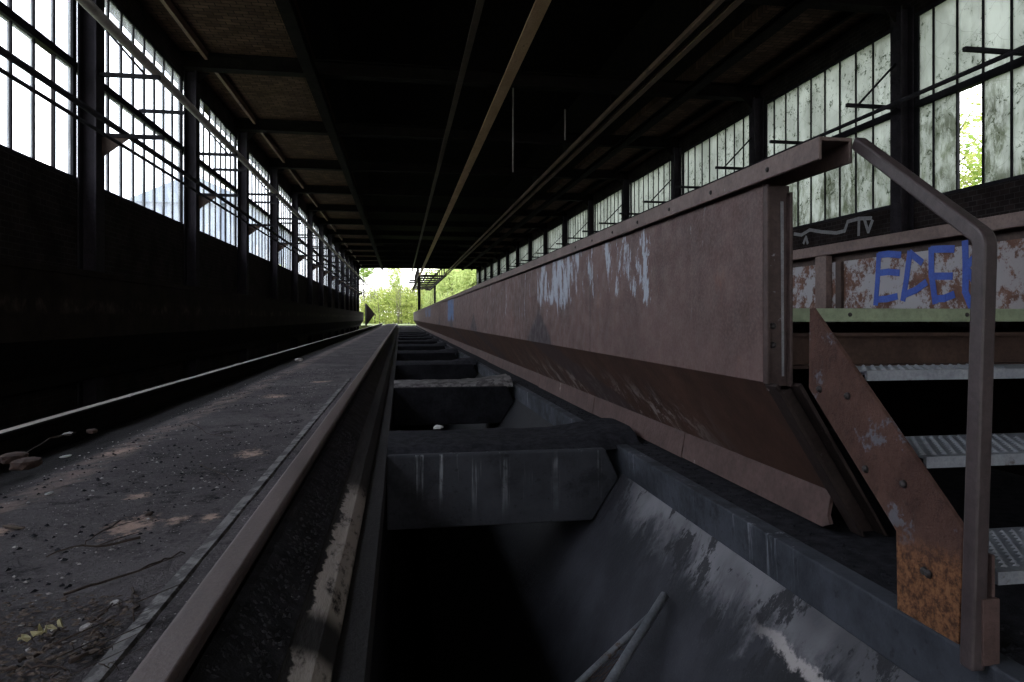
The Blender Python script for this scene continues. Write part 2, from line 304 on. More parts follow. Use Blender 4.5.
M = dict(sooty=shaded_plate(),  # sooty: left wall's brown plate, darkened for its shade
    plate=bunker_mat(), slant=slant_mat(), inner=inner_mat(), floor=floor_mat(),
    lip=plain('pitted_brown_steel', (.072,.042,.038), (.12,.072,.064), 5, .75, None, .5, (.33,.28,.26), (.66,.74), 5),
    caprail=plain('worn_brown_rail', (.11,.072,.062), (.19,.13,.115), 5, .55, None, .25, (.30,.26,.25), (.66,.74), 14, .5),
    handrail=plain('dark_brown_paint', (.052,.037,.038), (.08,.059,.06), 6, .5, None, .25, (.24,.17,.12), (.68,.76), 18, .5),
    stringer=stringer_mat(),
    strut=plain('blackened_strut_steel', (.020,.013,.012), (.04,.026,.023), 6, .7, None, .4, (.15,.15,.16), (.63,.70), 11, .3),
    endpost=plain('shaded_brown_post', (.055,.034,.031), (.09,.058,.053), 6, .6, None, .3, (.30,.30,.32), (.66,.72), 10),
    rustbeam=plain('brown_girder_rust', (.042,.023,.018), (.08,.046,.034), 6, .75, None, .4, (.26,.19,.09), (.63,.72), 6, .35),
    darkrust=plain('black_brown_steel', (.045,.03,.026), (.085,.055,.045), 5, .7, None, .4, (.17,.16,.17), (.66,.73), 8, .35),
    railtop=plain('rail_steel', (.078,.052,.047), (.125,.087,.08), 9, .5, (1,.2,1), .2, (.24,.19,.17), (.66,.76), 20, .5),
    shinyrail=plain('bright_rail_steel', (.30,.24,.21), (.42,.35,.31), 9, .4, (1,.2,1), .1, None, spec=.6),
    strip=plain('grey_steel_strip', (.10,.09,.09), (.24,.225,.22), 7, .7, None, .6, (.04,.034,.035), (.46,.56), 11),
    column=plain('dark_column_paint', (.018,.016,.020), (.034,.029,.036), 4, .8, None, .3, spec=.12),
    girder=plain('sooty_or_shaded_steel', (.008,.007,.007), (.016,.013,.012), 4, .95, None, .3, spec=.05),
    frame=plain('black_window_steel', (.014,.014,.017), (.03,.028,.033), 5, .85, None, .2, spec=.1),
    pipe=plain('dusty_grey_pipe', (.16,.145,.135), (.25,.225,.205), 4, .6, None, .2, (.08,.06,.05), (.6,.7), 12),
    tanrail=plain('tan_rust_rail', (.50,.31,.19), (.66,.43,.28), 4, .7, (1,.3,1), .2, (.15,.09,.06), (.6,.7), 7),
    brownrail=plain('brown_overhead_rail', (.12,.07,.05), (.22,.135,.10), 4, .7, (1,.3,1), .2, (.07,.045,.035), (.55,.65), 5),
    green=plain('pale_green_paint', (.24,.29,.19), (.33,.385,.25), 5, .6, (1,1,.5), .3, (.13,.125,.10), (.62,.72), 12),
    tread=plain('galvanised_steel', (.27,.29,.33), (.40,.42,.46), 8, .5, None, .3, (.12,.10,.09), (.6,.7), 14, .5, .3),
    timber=plain('sooty_timber', (.016,.014,.015), (.034,.030,.030), 6, .9, (1,.15,1), .8),
    ballast=plain('black_cinder', (.013,.013,.016), (.036,.035,.042), 18, .95, None, 1., (.13,.12,.125), (.68,.74), 60, spec=.1),
    cinder=plain('blue_black_cinder', (.022,.022,.028), (.085,.083,.10), 14, .8, None, 1., (.30,.29,.31), (.64,.70), 70, spec=.3),
    ledge=concrete_mat('blue_grey_concrete', (.021,.024,.031), (.062,.067,.083), (.24,.25,.28), H-.98, H-.76),
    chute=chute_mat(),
    cross=concrete_mat('sooty_crossbeam', (.020,.021,.026), (.042,.044,.053), (.24,.25,.27), H-1.16, H-.88),
    pitwall=plain('black_pit_wall', (.010,.010,.012), (.024,.024,.028), 4, .95, None, .4, spec=.05),
    brickwall=brick_mat('sooty_brick', (.035,.026,.025), (.022,.018,.019), (.05,.046,.045), 3.6, axis='YZ'),
    ceilbrick=brick_mat('brown_brick_roof', (.105,.063,.046), (.05,.031,.025), (.02,.015,.013), 2.2, axis='XY'),
    glass=dirty_glass(), lglass=clear_glass(),
    ground=plain('grassy_ground', (.09,.12,.04), (.17,.19,.07), 1.5, .95, None, .6),
    leaf=leaf_mat('spring_leaf', (.20,.26,.06), (.44,.47,.15)), leaf2=leaf_mat('fresh_leaf', (.14,.23,.04), (.27,.36,.08)),
    leaf3=leaf_mat('pale_leaf', (.34,.42,.16), (.5,.55,.22)),
    bark=plain('tree_bark', (.07,.055,.04), (.13,.11,.085), 8, .9), birch=plain('pale_bark', (.2,.18,.15), (.32,.3,.27), 8, .9, None, .3, (.05,.045,.04), (.6,.65), 10),
    facade=plain('pale_blue_render', (.17,.20,.26), (.20,.23,.29), .6, .9), roof=plain('blue_grey_roof', (.13,.155,.20), (.15,.18,.23), .6, .9), paneg=plain('dark_pane', (.1,.12,.16), (.13,.15,.19), 2, .3),
    twig=plain('dry_twig', (.035,.024,.02), (.08,.055,.045), 20, .9), litter=plain('dead_leaf', (.075,.055,.045), (.15,.105,.08), 30, .9),
    chip=plain('pale_stone_chip', (.28,.25,.245), (.62,.58,.56), 30, .9), brick=plain('broken_brick', (.05,.032,.028), (.10,.06,.05), 14, .9),
    scrap=plain('yellow_scrap', (.45,.38,.19), (.6,.54,.34), 20, .7), white=plain('white_scrap', (.5,.5,.5), (.65,.65,.65), 20, .7),
    blue=plain('blue_spray_paint', (.025,.065,.33), (.04,.10,.42), 8, .5, None, .1), chalk=plain('grey_chalk_paint', (.22,.22,.23), (.32,.32,.33), 20, .8),
    tube=plain('grey_tube_steel', (.13,.14,.16), (.23,.24,.26), 10, .5, None, .3, (.10,.06,.04), (.58,.68), 14, .5), bolt=plain('black_bolt', (.03,.025,.025), (.06,.05,.05), 20, .6),
)

# ------------------------------------------------------------------ building shell
XL, XR = -3.95, 7.45; Y0, Y1 = -20.4, 67.8; BAY = 4.2
WB, WT = 1.70, 4.47
OFF = {-1: .20, 1: -.05}; CW = {-1: .25, 1: .22}; CB, CT_ = 4.58, 4.86
def fy(j): return .6 + BAY*j
mb = MB(); mb.box(XL-.25, XL, Y0, Y1, -2.2, WB); struct(mb.build('wall_left', M['brickwall']))
mb = MB(); mb.box(XL-.25, XL-.001, Y0, Y1, WT, CT_); struct(mb.build('wall_left_upper', M['brickwall']))
mb = MB(); mb.box(XR, XR+.25, Y0, Y1, -2.2, WB); wr = struct(mb.build('wall_right', M['brickwall']))
mb = MB(); mb.box(XR+.001, XR+.25, Y0, Y1, WT, CT_); struct(mb.build('wall_right_upper', M['brickwall']))
mb = MB(); mb.box(XL-.25, XR+.25, Y0-.25, Y0, CT_+.005, 7.4); struct(mb.build('wall_back', M['brickwall']))
mb = MB(); mb.box(XL-.25, XR+.25, Y1, Y1+.25, CT_+.005, 7.4); struct(mb.build('wall_far', M['brickwall']))
mb = MB(); mb.box(XL-.6, -1.62, Y0, Y1, CT_+.001, CT_+.15); struct(mb.build('ceiling_left', M['ceilbrick']))
mb = MB(); mb.box(5.7, XR+.6, Y0, Y1, CT_+.001, CT_+.15); struct(mb.build('ceiling_right', M['ceilbrick']))
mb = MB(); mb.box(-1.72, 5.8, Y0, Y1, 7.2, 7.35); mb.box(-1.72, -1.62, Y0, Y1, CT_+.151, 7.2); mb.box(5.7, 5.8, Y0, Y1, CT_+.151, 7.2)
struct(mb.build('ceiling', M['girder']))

# windows: j-th bay on each side
def window(idx, side, j):
    x = XL if side < 0 else XR; ya, yb = fy(j)+OFF[side], fy(j+1)+OFF[side]
    w = struct(empty('window_%d' % idx, (x, (ya+yb)/2, WB))); return w, x, ya, yb
def make_window(idx, side, j, missing=()):
    w, x, ya, yb = window(idx, side, j)
    xo = x - .05 if side < 0 else x + .05
    fr = MB()
    fr.box(xo-.03, xo+.03, ya, ya+.05, WB, WT).box(xo-.03, xo+.03, yb-.05, yb, WB, WT).box(xo-.03, xo+.03, ya+.05, yb-.05, WB, WB+.05).box(xo-.03, xo+.03, ya+.05, yb-.05, WT-.05, WT)
    fr.box(xo-.045, xo+.045, ya+.05, yb-.05, 3.08, 3.18)
    fr.build('window_frame', M['frame'], w)
    bars = MB(); y_in, st, nb = (fy(j)+.78, .45, 8) if side < 0 else (fy(j)+.47, .42, 9)
    for i in range(0, nb): bars.box(xo-.02, xo+.02, y_in+i*st-.014, y_in+i*st+.014, WB+.05, WT-.05)
    bars.build('glazing_bar', M['frame'], w)
    g = MB()
    for i in range(-1, nb):
        a = y_in+i*st+.014 if i >= 0 else ya+.05; b = min(y_in+(i+1)*st-.014, yb-.05)
        for part, (za, zb) in enumerate(((WB+.05, 3.08), (3.18, WT-.05))):
            if (i, part) in missing: continue
            g.box(xo-.003, xo+.003, a, b, za, zb)
    g.build('pane', M['lglass'] if side < 0 else M['glass'], w)
    return w
MISSL = {1: [(6,0)], 3: [(2,1),(5,0)], 5: [(3,0),(4,0)], 7: [(6,0),(7,0),(5,1)], 8: [(3,0),(2,0)]}
n = 0
for j in range(-5, 16):
    n += 1; make_window(n, -1, j, MISSL.get(j, ()))
for j in range(-5, 16):
    n += 1; make_window(n, 1, j, [(6,0)] if j == 1 else ([(1,0)] if j in (4, 9) else ()))

# columns
def column(side):
    x = XL+.006 if side < 0 else XR-.006; s = 1 if side < 0 else -1
    y0 = fy(2)+OFF[side]; wd = CW[side]
    t = empty('steel_column', (x+s*.1, y0+wd/2, -2.0))
    X = lambda a, b: (min(x+s*a, x+s*b), max(x+s*a, x+s*b))
    m = MB(); m.box(*X(0, .02), y0, y0+wd, -2.0, CB); m.box(*X(.19, .215), y0, y0+wd, -2.0, CB); m.box(*X(.02, .19), y0+wd/2-.012, y0+wd/2+.012, -2.0, CB)
    m.build('shaft', M['column'], t)
    r = MB()
    for k in range(20):
        for yy in (y0+.05, y0+wd-.05): r.disc((x+s*.215, yy, .9+k*.2), (s,0,0), .014, .012, 6)
    r.build('rivet', M['column'], t)['kind'] = 'stuff'
    m = MB(); m.ext([(x+s*.215, y0+wd/2-.015, CB), (x+s*.215, y0+wd/2-.015, CB-.2), (x+s*.42, y0+wd/2-.015, CB)], (0,.03,0)); m.build('knee_plate', M['girder'], t)
    return t
for side, nm in ((-1, 'left'), (1, 'right')):
    c = column(side)
    for i, j in enumerate(range(2, 16)):
        o = c if j == 2 else dup(c, (0, BAY*(j-2), 0))
        tag(o, f'dark riveted steel column between the {nm} windows, {ORD[i+1]} visible from the near end', 'column', f'steel columns on the {nm} wall')
# roof beams
b = MB(); ymid = fy(2)+.15
for z0, z1, w in ((CB, CB+.03, .12), (CB+.03, CT_-.02, .015), (CT_-.02, CT_, .12)): b.box(XL, XR, ymid-w, ymid+w, z0, z1)
c = b.build('roof_beam', M['girder'])
for i, j in enumerate(range(1, 16)):
    o = c if j == 2 else dup(c, (0, BAY*(j-2), 0))
    tag(o, f'sooty steel beam crossing under the roof, {ORD[i+1]} from the near end', 'beam', 'roof cross beams')
def lbeam(name, label, x, z0, z1, w, mat):
    b = MB()
    b.box(x-w, x+w, Y0, Y1-4, z0, z0+.03).box(x-.012, x+.012, Y0, Y1-4, z0+.03, z1-.03).box(x-w, x+w, Y0, Y1-4, z1-.03, z1)
    return tag(b.build(name, mat), label, 'beam')
lbeam('roof_girder', 'deep black roof girder running lengthwise above the left rail', -1.62, 4.40, CB, .10, M['girder'])
lbeam('roof_girder', 'deep black roof girder running lengthwise over the right side of the hall', 5.7, 4.46, CB, .10, M['girder'])
def slimbeam(label, x, mat):
    b = MB()
    for j in range(1, 16): b.box(x-.03, x+.03, fy(j)+.28, fy(j+1)+.02, CT_-.14, CT_-.002)
    return tag(b.build('roof_purlin', M[mat]), label, 'beam')
slimbeam('slim brown purlin under the brick ceiling beside the left windows', -3.50, 'brownrail')
slimbeam('slim brown purlin under the brick ceiling beside the right windows', 6.95, 'girder')  # right purlin near black, left one brown: uneven light put into the colours

# ------------------------------------------------------------------ pipes on wall brackets
def arm(x0, x1, y, z, strut, gusset, side):
    t = empty('pipe_bracket', (x0, y, z-.05))
    m = MB(); m.bar((x0, y, z), (x1, y, z), .05, .05); m.build('arm', M['frame'], t, bevel=0)
    if strut:
        m = MB(); m.sweep([(x0, y, z+.65), (x0+(x1-x0)*.75, y, z+.025)], .016, 6); m.build('strut', M['frame'], t)
    if gusset:
        m = MB(); m.ext([(x0, y-.01, z-.025), (x0, y-.01, z-.28), (x0+(x1-x0)*.45, y-.01, z-.025)], (0,.02,0)); m.build('gusset', M['darkrust'], t)
    return t
def arms(x0, x1, y, z, strut, gusset, side, desc, group, js=range(2, 16)):
    a = arm(x0, x1, y, z, strut, gusset, side)
    for i, j in enumerate(js):
        o = a if i == 0 else dup(a, (0, BAY*i, 0))
        tag(o, desc % ORD[i+1], 'bracket', group)
xl = XL+.223; xr = XR-.223
arms(xl, -3.02, fy(2)+.30, 3.06, True, False, -1, 'upper steel bracket under the grey pipe on the left wall, %s from the near end', 'upper left pipe brackets')
arms(xl, -3.0, fy(2)+.36, 2.31, False, True, -1, 'lower steel bracket with gusset on the left wall, %s from the near end', 'lower left pipe brackets')
arms(XL-.02, -3.3, fy(1)+2.3+BAY, 3.19, False, False, -1, 'thin opener arm sticking in from the left window, %s from the near end', 'left window opener arms')
arms(xr, 6.43, fy(2)+.06, 3.11, True, False, 1, 'strutted steel bracket at a right wall column, %s from the near end', 'right pipe brackets')
arms(XR+.02, 6.43, fy(1)+2.15, 3.11, False, False, 1, 'thin opener arm sticking in from the right window, %s from the near end', 'right window opener arms', range(1, 16))
def pipe(name, label, x, z, r, mat, y0=Y0, y1=Y1-.4, n=10):
    m = MB(); m.sweep([(x, y0, z), (x, y1, z)], r, n); return tag(m.build(name, mat), label, 'pipe')
pipe('wall_pipe', 'thick dusty grey pipe running across the left windows, highest of the pipes', -3.09, 3.086+.056, .056, M['pipe'])
pipe('wall_pipe', 'middle dark pipe running across the left windows on the lower brackets', -3.50, 2.336+.037, .037, M['frame'])
pipe('wall_pipe', 'thin lowest dark pipe running across the left windows', -3.50, 2.20, .022, M['frame'], n=8)
pipe('wall_pipe', 'thin dark pipe running across the right windows under the brackets', 6.95, 3.11-.025-.03, .03, M['frame'])

# ------------------------------------------------------------------ overhead rails
ZR = 4.2
def orail(label, x, w, mat, y1=Y1+.0, z=ZR, flat=True):
    t = empty('overhead_rail', (x, Y0, z))
    m = MB(); m.box(x-w/2, x+w/2, Y0, y1, z, z+.025).box(x-.012, x+.012, Y0, y1, z+.025, z+.07).box(x-w/3, x+w/3, Y0, y1, z+.07, z+.085)
    m.build('rail_beam', mat, t)
    for j in range(1, 16):
        y = fy(j)+.15; h = MB(); h.sweep([(x, y, z+.085), (x, y, CB)], .012, 6); h.build('hanger', M['girder'], t)
    return tag(t, label, 'rail')
orail('pale tan overhead rail hanging above the pit', 1.87, .20, M['tanrail'])
orail('left one of the two brown twin overhead rails right of the pit', 4.20, .07, M['brownrail'])
orail('right one of the two brown twin overhead rails right of the pit', 4.44, .10, M['brownrail'])
orail('dull purplish overhead rail left of the pale tan rail', 1.05, .10, M['darkrust'])
def rod(px, ya, yb, d, cross=None, label=''):
    a = at_d(px, yb, d); m = MB(); m.sweep([(a.x, a.y, a.z), (a.x, a.y, CB+.0)], .018, 6)
    t = empty('hanging_rod', a); m.build('rod', M['pipe'], t)
    if cross: c = MB(); c.sweep([(a.x-.0, a.y, a.z+.6), (a.x+cross, a.y, a.z+.6)], .015, 6); c.build('cross_rod', M['girder'], t)
    return tag(t, label, 'rod')
rod(513, 0, 172, 13.6, 1.0, 'thin steel rod hanging down behind the pale tan overhead rail')
rod(565, 60, 140, 15.0, None, 'short thin rod hanging left of the twin overhead rails')

# ------------------------------------------------------------------ bunkers
def bunker(name, label, x, s, ya, yb, near, mats=('plate', 'slant', 'lip', 'caprail')):
    """steel parapet: outer face at x, thickness going in direction s"""
    t = empty(name, (x, ya, -.75)); X = lambda *p: [(x+s*a, z) for a, z in p]
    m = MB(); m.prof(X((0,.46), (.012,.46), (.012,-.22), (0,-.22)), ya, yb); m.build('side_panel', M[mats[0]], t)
    m = MB(); m.prof(X((0,-.22), (.012,-.215), (.27,-.595), (.256,-.605)), ya, yb); m.build('slanted_panel', M[mats[1]], t)
    # bottom lip, made of separate plates
    y = ya - .0; k = 0
    while y < yb:
        L = (1.25, 1.7, 2.1, 1.4)[k % 4]; y2 = min(y+L-.012, yb)
        e = .012*((k*37) % 3)
        m = MB()
        if k == 0 and near:
            m.ext([(x+s*.262, y, -.59), (x+s*.262, y2, -.59), (x+s*(.236), y2, -.735), (x+s*.236, y+.02, -.735), (x+s*.239, y-.02, -.715), (x+s*.243, y+.0, -.69)], (s*.014,0,0))
        else:
            m.ext([(x+s*.262, y, -.59), (x+s*.262, y2, -.59), (x+s*.236, y2, -.735-e*.3), (x+s*.236, y, -.735-e*.3)], (s*.014,0,0))
        m.build('lip_plate', M[mats[2]], t); y += L; k += 1
    # inverted channel cap rail
    ce = ya-.36 if near else ya
    m = MB(); m.prof(X((-.028,.53), (.082,.53), (.082,.455), (.072,.455), (.072,.518), (-.016,.518), (-.016,.462), (-.028,.462)), ce, yb)
    m.build('cap_rail', M[mats[3]], t, bevel=.004)
    if near:
        r = MB()
        for k in range(7): r = MB(); r.disc((x-s*.028, ce+.28+k*.42, .492), (-s,0,0), .009, .006); r.build('bolt', M['bolt'], t)
    # ribs inside
    for y in [ya+4.2*k for k in range(1, int((yb-ya)/4.2)+1)]:
        m = MB(); m.prof(X((.014,.45), (.075,.45), (.075,-.2), (.26,-.58), (.24,-.58), (.014,-.21)), y, y+.012); m.build('rib', M['darkrust'], t)
    return tag(t, label, 'bunker wall')
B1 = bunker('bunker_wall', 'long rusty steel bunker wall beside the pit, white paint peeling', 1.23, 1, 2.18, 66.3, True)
B2 = bunker('bunker_wall', 'rear steel bunker wall behind the stairs with blue graffiti', 3.12, -1, 1.2, 66.3, False, ('darkrust', 'girder', 'girder', 'caprail'))  # lower plates near black: darkness under the deck put into their colour
B3 = bunker('bunker_wall', 'dark steel bunker wall along the left side below the windows', -3.45, -1, Y0+.1, 66.3, False, ('sooty', 'girder', 'girder', 'sooty'))  # dark plates carry this side's shade in their colour
# end frame of the near bunker wall
def endframe():
    ya = 2.18
    m = MB()
    m.box(1.23, 1.242, ya-.03, ya-.001, -.225, .455)             # flange toward pit
    m.box(1.242, 1.322, ya-.014, ya-.001, -.25, .455)               # web facing the stairs
    m.box(1.311, 1.322, ya-.035, ya-.014, -.235, .43)               # inner flange
    m.build('end_post', M['endpost'], B1, bevel=.003)
    m = MB()
    a = (1.236, -.22); b = (1.50, -.60); e = (1.50+.07, -.70)
    for (x0, x1) in ((0, .012), (.085, .097)):
        m.ext([(a[0]+x0, ya-.07, a[1]-.01), (a[0]+x1, ya-.07, a[1]), (e[0]+x1-.01, ya-.07, e[1]-.05), (e[0]+x0-.01, ya-.07, e[1]-.05)], (0, .068, 0))
    m.ext([(a[0]+.012, ya-.014, a[1]-.01), (a[0]+.085, ya-.014, a[1]-.01), (e[0]+.075, ya-.014, e[1]-.05), (e[0]+.002, ya-.014, e[1]-.05)], (0, .012, 0))
    m.build('end_strut', M['strut'], B1, bevel=.003)
    for px, py in ((771, 326), (772, 345)):
        p = at_x(px, py, 1.258); r = MB(); r.disc((p.x, ya-.014, p.z), (0,-1,0), .012, .014); r.build('bolt', M['bolt'], B1)
    m = MB(); m.ext([(1.287, ya-.0165, .40), (1.298, ya-.0165, .40), (1.300, ya-.0165, -.2), (1.292, ya-.0165, -.2)], (0,.002,0)); m.build('paint_run', M['chalk'], B1)
endframe()
# grey inside face of rear wall and its posts
m = MB(); m.box(3.085, 3.100, 1.2, 66.3, -.05, .40); ip = m.build('inner_panel', M['inner'], B2); ip['label'] = 'grey peeling paint panel with blue graffiti'
def ppx(px): return at_x(px, 300, 3.075).y
for pa, pb in ((820, 831), (1085, 1130)):
    ya_, yb_ = sorted((ppx(pa), ppx(pb))); m = MB(); m.box(3.035, 3.084, ya_, yb_, -.05, .452); m.build('post', M['caprail'], B2, bevel=.003)
ya_ = ppx(840); m = MB(); m.box(3.06, 3.084, ya_-.03, ya_+.03, -.05, .40); m.build('post', M['darkrust'], B2)
# graffiti letters
def gp(cx, cy): return at_x(860+cx/5.683, 230+cy/5.683, 3.084)
NS = [0]
def stroke(pts, w, mbd, x=3.084, wl=None):
    P = [gp(*p) if not isinstance(p, Vector) else p for p in pts]
    for a, b_ in zip(P, P[1:]):
        t = (b_-a).normalized(); nn = Vector((0, -t.z, t.y))*w/2; e = t*w*.25
        NS[0] += 1; o_ = Vector((-.0004*(NS[0] % 5), 0, 0)); a = a+o_; b_ = b_+o_
        mbd.ext([a-nn-e, b_-nn+e, b_+nn+e, a+nn-e], (-.002, 0, 0))
LET = [[[(108,140),(100,300),(90,420)], [(100,245),(160,238),(220,243)], [(92,395),(150,392),(208,378)], [(112,142),(160,136),(228,142)]],
       [[(285,128),(268,260),(245,395)], [(287,132),(350,182)], [(247,372),(320,340),(374,300)]],
       [[(407,108),(408,260),(428,410)], [(410,110),(470,108),(530,108)], [(412,262),(520,262)], [(428,392),(480,388),(530,368)]],
       [[(598,70),(602,210),(600,350),(632,430)], [(602,215),(640,170),(690,105)], [(602,215),(680,330)]]]
for L in LET:
    m = MB()
    for s_ in L: stroke(s_, .042, m)
    m.build('graffiti_letter', M['blue'], B2)
# chalk scribble on right wall below window
def wp(cx, cy): return at_x(740+cx/4.871, 120+cy/4.871, XR-.001)
m = MB()
for s_ in ([(265,555),(300,560),(340,535),(400,545),(470,550),(510,540),(525,495),(580,480),(640,478)], [(605,480),(625,545),(645,490)], [(580,480),(578,560)], [(310,600),(322,570),(330,600)]):
    stroke([wp(*p) for p in s_], .06, m)
m.build('chalk_scribble', M['chalk'], wr)

# walkway deck between the two bunker walls
t = empty('walkway', (2.15, 2.3, -.2))
m = MB(); m.box(1.34, 3.08, 2.27, 66.2, -.012, .018); m.build('deck', M['darkrust'], t)
m = MB(); m.box(1.332, 3.08, 2.19, 2.268, -.014, .034); gb = m.build('edge_beam', M['green'], t, bevel=.004); gb['label'] = 'pale green painted edge beam'
for px in (850, 967):
    tt = (px-512)/F; X = 2.19*(tt*CT+ST)/(CT-tt*ST); r = MB(); r.disc((X, 2.19, .012), (0,-1,0), .008, .006); r.build('bolt', M['bolt'], t)
m = MB(); y = 2.30
m.box(1.30, 3.3, y-.06, y+.06, -.066, -.054).box(1.30, 3.3, y-.006, y+.006, -.17, -.066).box(1.30, 3.3, y-.06, y+.06, -.182, -.17)
m.build('cross_girder', M['rustbeam'], t)
for k in range(1, 16):
    m = MB(); y = 2.3+4.2*k; m.box(1.30, 3.05, y-.06, y+.06, -.18, -.013); m.build('cross_girder', M['girder'], t)
    for x in (1.62, 2.72): m = MB(); m.box(x-.06, x+.06, y-.06, y+.06, -.78, -.18); m.build('support', M['girder'], t)
tag(t, 'raised steel walkway with a pale green front edge at the stair head', 'walkway')

# stairs
st = empty('metal_staircase', (1.7, 1.7, -.78))
XS = 1.262
def sp(px, py, X=XS): return at_x(px, py, X)
pts = [sp(809.5, 308.5), sp(812, 308), sp(908, 448), sp(963, 529), sp(958, 646), sp(897, 610), sp(896, 531), sp(828, 420), sp(808.5, 388)]
m = MB(); m.ext(pts, (.014, 0, 0)); sg = m.build('stringer', M['stringer'], st, bevel=.002)
for px, py in ((820, 389), (848, 396), (866, 469), (904, 484), (929, 574), (925, 571)):
    p = sp(px, py); r = MB(); r.disc((XS, p.y, p.z), (-1,0,0), .011, .010); r.build('bolt', M['bolt'], sg)
m = MB(); m.ext([p+Vector((.98,0,0)) for p in pts], (.014, 0, 0)); m.build('stringer', M['stringer'], st)
def tread(Z, yf, dep=.30, th=.03, xa=1.42, xb=2.238):
    m = MB(); m.box(xa, xb, yf, yf+dep, Z-.006, Z)
    m.prof([(xa, 0), (xa, 0)], 0, 0) if False else None
    m.box(xa, xb, yf-.006, yf+.006, Z-th, Z+.001); m.box(xa, xb, yf+dep-.006, yf+dep, Z-th, Z-.006)
    s = .033; r = 0; y = yf+.03
    while y < yf+dep-.02:
        x = xa+.02+(s/2 if r % 2 else 0)
        while x < xb-.02:
            if x < 1.95:
                m.add([(x-.012, y, Z), (x, y-.008, Z), (x+.012, y, Z), (x, y+.008, Z), (x, y, Z+.007)], [(0,1,4), (1,2,4), (2,3,4), (3,0,4)])
            x += s
        y += s*.72; r += 1
    o = m.build('tread', M['tread'], st)
for py, px in ((371, 866), (457, 925), (572, 996)):
    d = F*1.42/(CT*(px-VPX)); p = at_d(px, py, d); tread(p.z, p.y, .30 if py > 400 else .2)
    m = MB(); m.box(1.277, 1.42, p.y+.02, p.y+.05, p.z-.03, p.z-.008); m.build('tread_bracket', M['darkrust'], st)
# foot bracket beside handrail post
p0 = at_d(983, 600, 1.47); p1 = at_d(1003, 667, 1.47)
m = MB(); m.box(p0.x, p1.x, p0.y, p0.y+.012, p1.z, p0.z).box(p0.x, p0.x+.008, p0.y+.012, p0.y+.05, p1.z, p0.z+.05).box(p1.x-.008, p1.x, p0.y+.012, p0.y+.09, p1.z, p0.z+.09)
m.build('foot_bracket', M['lip'], st, bevel=.002)
tag(st, 'steep rusty metal stairs with chequered grey treads beside bunker wall end', 'stairs')

# handrail: bent bar from the cap rail down to the ledge
hr = None
a = at_d(858, 143, 2.0); b = at_d(985, 238, 1.505); c = at_d(972, 668, 1.49)
a0 = a + Vector((0, .30, 0)); a0.z = a.z
def flatbar(P, w, h, name):
    m = MB(); n_ = len(P); rings = []
    for i, p in enumerate(P):
        t = (P[min(i+1, n_-1)]-P[max(i-1, 0)]).normalized(); u = Vector((1,0,0)); u = (u - t*u.dot(t)).normalized(); v = u.cross(t).normalized()
        rings.append([p+u*i_*w/2+v*j_*h/2 for i_, j_ in ((-1,-1),(1,-1),(1,1),(-1,1))])
    vs = [q for r in rings for q in r]; fs = []
    for i in range(n_-1):
        for k in range(4): fs.append((i*4+k, i*4+(k+1) % 4, i*4+4+(k+1) % 4, i*4+4+k))
    fs += [(3,2,1,0), tuple((n_-1)*4+k for k in range(4))]
    m.add(vs, fs); return m.build(name, M['handrail'], hr, bevel=.006, seg=2)
def bend(p, q, r, k=5):                    # rounded corner points between two directions
    out = []
    for i in range(k+1):
        t = i/k; out.append((q+(p-q).normalized()*r)*(1-t)**2 + q*2*t*(1-t) + (q+(r_next-q).normalized()*r)*t*t)
    return out
r_next = c; pts = [a0, a]; 
slope = [a] + bend(a, b, .022)
hr = flatbar(slope + [b+(c-b)*.2, b+(c-b)*.6, c], .036, .036, 'handrail')
tag(hr, 'dark brown bent steel handrail in front of the stairs', 'handrail')

# ------------------------------------------------------------------ track and pit
rl = [(-.025,-.60),( .025,-.60)]
def rail(name, label, x, zt, top_mat, y0=Y0, y1=72):
    zb = zt-.15
    pr = [(-.065,zb), (.065,zb), (.065,zb+.012), (.02,zb+.026), (.010,zb+.035), (.010,zt-.045), (.022,zt-.036), (.034,zt-.03), (.036,zt-.008), (.028,zt), (-.028,zt), (-.036,zt-.008), (-.034,zt-.03), (-.022,zt-.036), (-.010,zt-.045), (-.010,zb+.035), (-.02,zb+.026), (-.065,zb+.012)]
    m = MB(); m.prof([(x+a, z) for a, z in pr], y0, y1); o = m.build(name, top_mat, bevel=.003)
    return tag(o, label, 'rail')
rail('track_rail', 'brown steel rail running along the left edge of the pit', -.372, -.54, M['railtop'])
lr = rail('track_rail', 'bright worn steel rail in front of the dark left bunker wall', -1.87, -.54, M['girder'])  # near black body puts the shade below the head into its colour
m = MB(); m.prof([(-1.895,-.5395), (-1.845,-.5395), (-1.836,-.547), (-1.8365,-.552), (-1.895,-.5405)], Y0, 72); rs = m.build('running_surface', M['shinyrail'], lr); rs['label'] = 'bright worn running surface'
# floor between rails (sooty dirt), gently uneven
m = MB(); xs = [-1.80, -1.72, -1.60, -1.5, -1.3, -1.1, -.9, -.7, -.55, -.49, -.41]; zs = [-.70, -.70, -.69, -.65, -.59, -.568, -.57, -.570, -.566, -.564, -.562]
ys = []; y = Y0
while y < Y1: ys.append(y); y += .12 if y < 7 else .6
ys.append(Y1)
vs = []
from mathutils import noise as mn
for y in ys:
    for x, z in zip(xs, zs):
        nz = .25 if x > -.52 else 1.
        vs.append((x, y, z + nz*(.014*mn.noise((x*3, y*3, 0)) + .009*mn.noise((x*9, y*9, 3)))))
fs = [(i*len(xs)+k, i*len(xs)+k+1, (i+1)*len(xs)+k+1, (i+1)*len(xs)+k) for i in range(len(ys)-1) for k in range(len(xs)-1)]
m.add(vs, fs, True)
n0 = len(m.v); m.box(-1.80, -.42, Y0, Y1, -.95, -.70)
struct(m.build('floor', M['floor']))
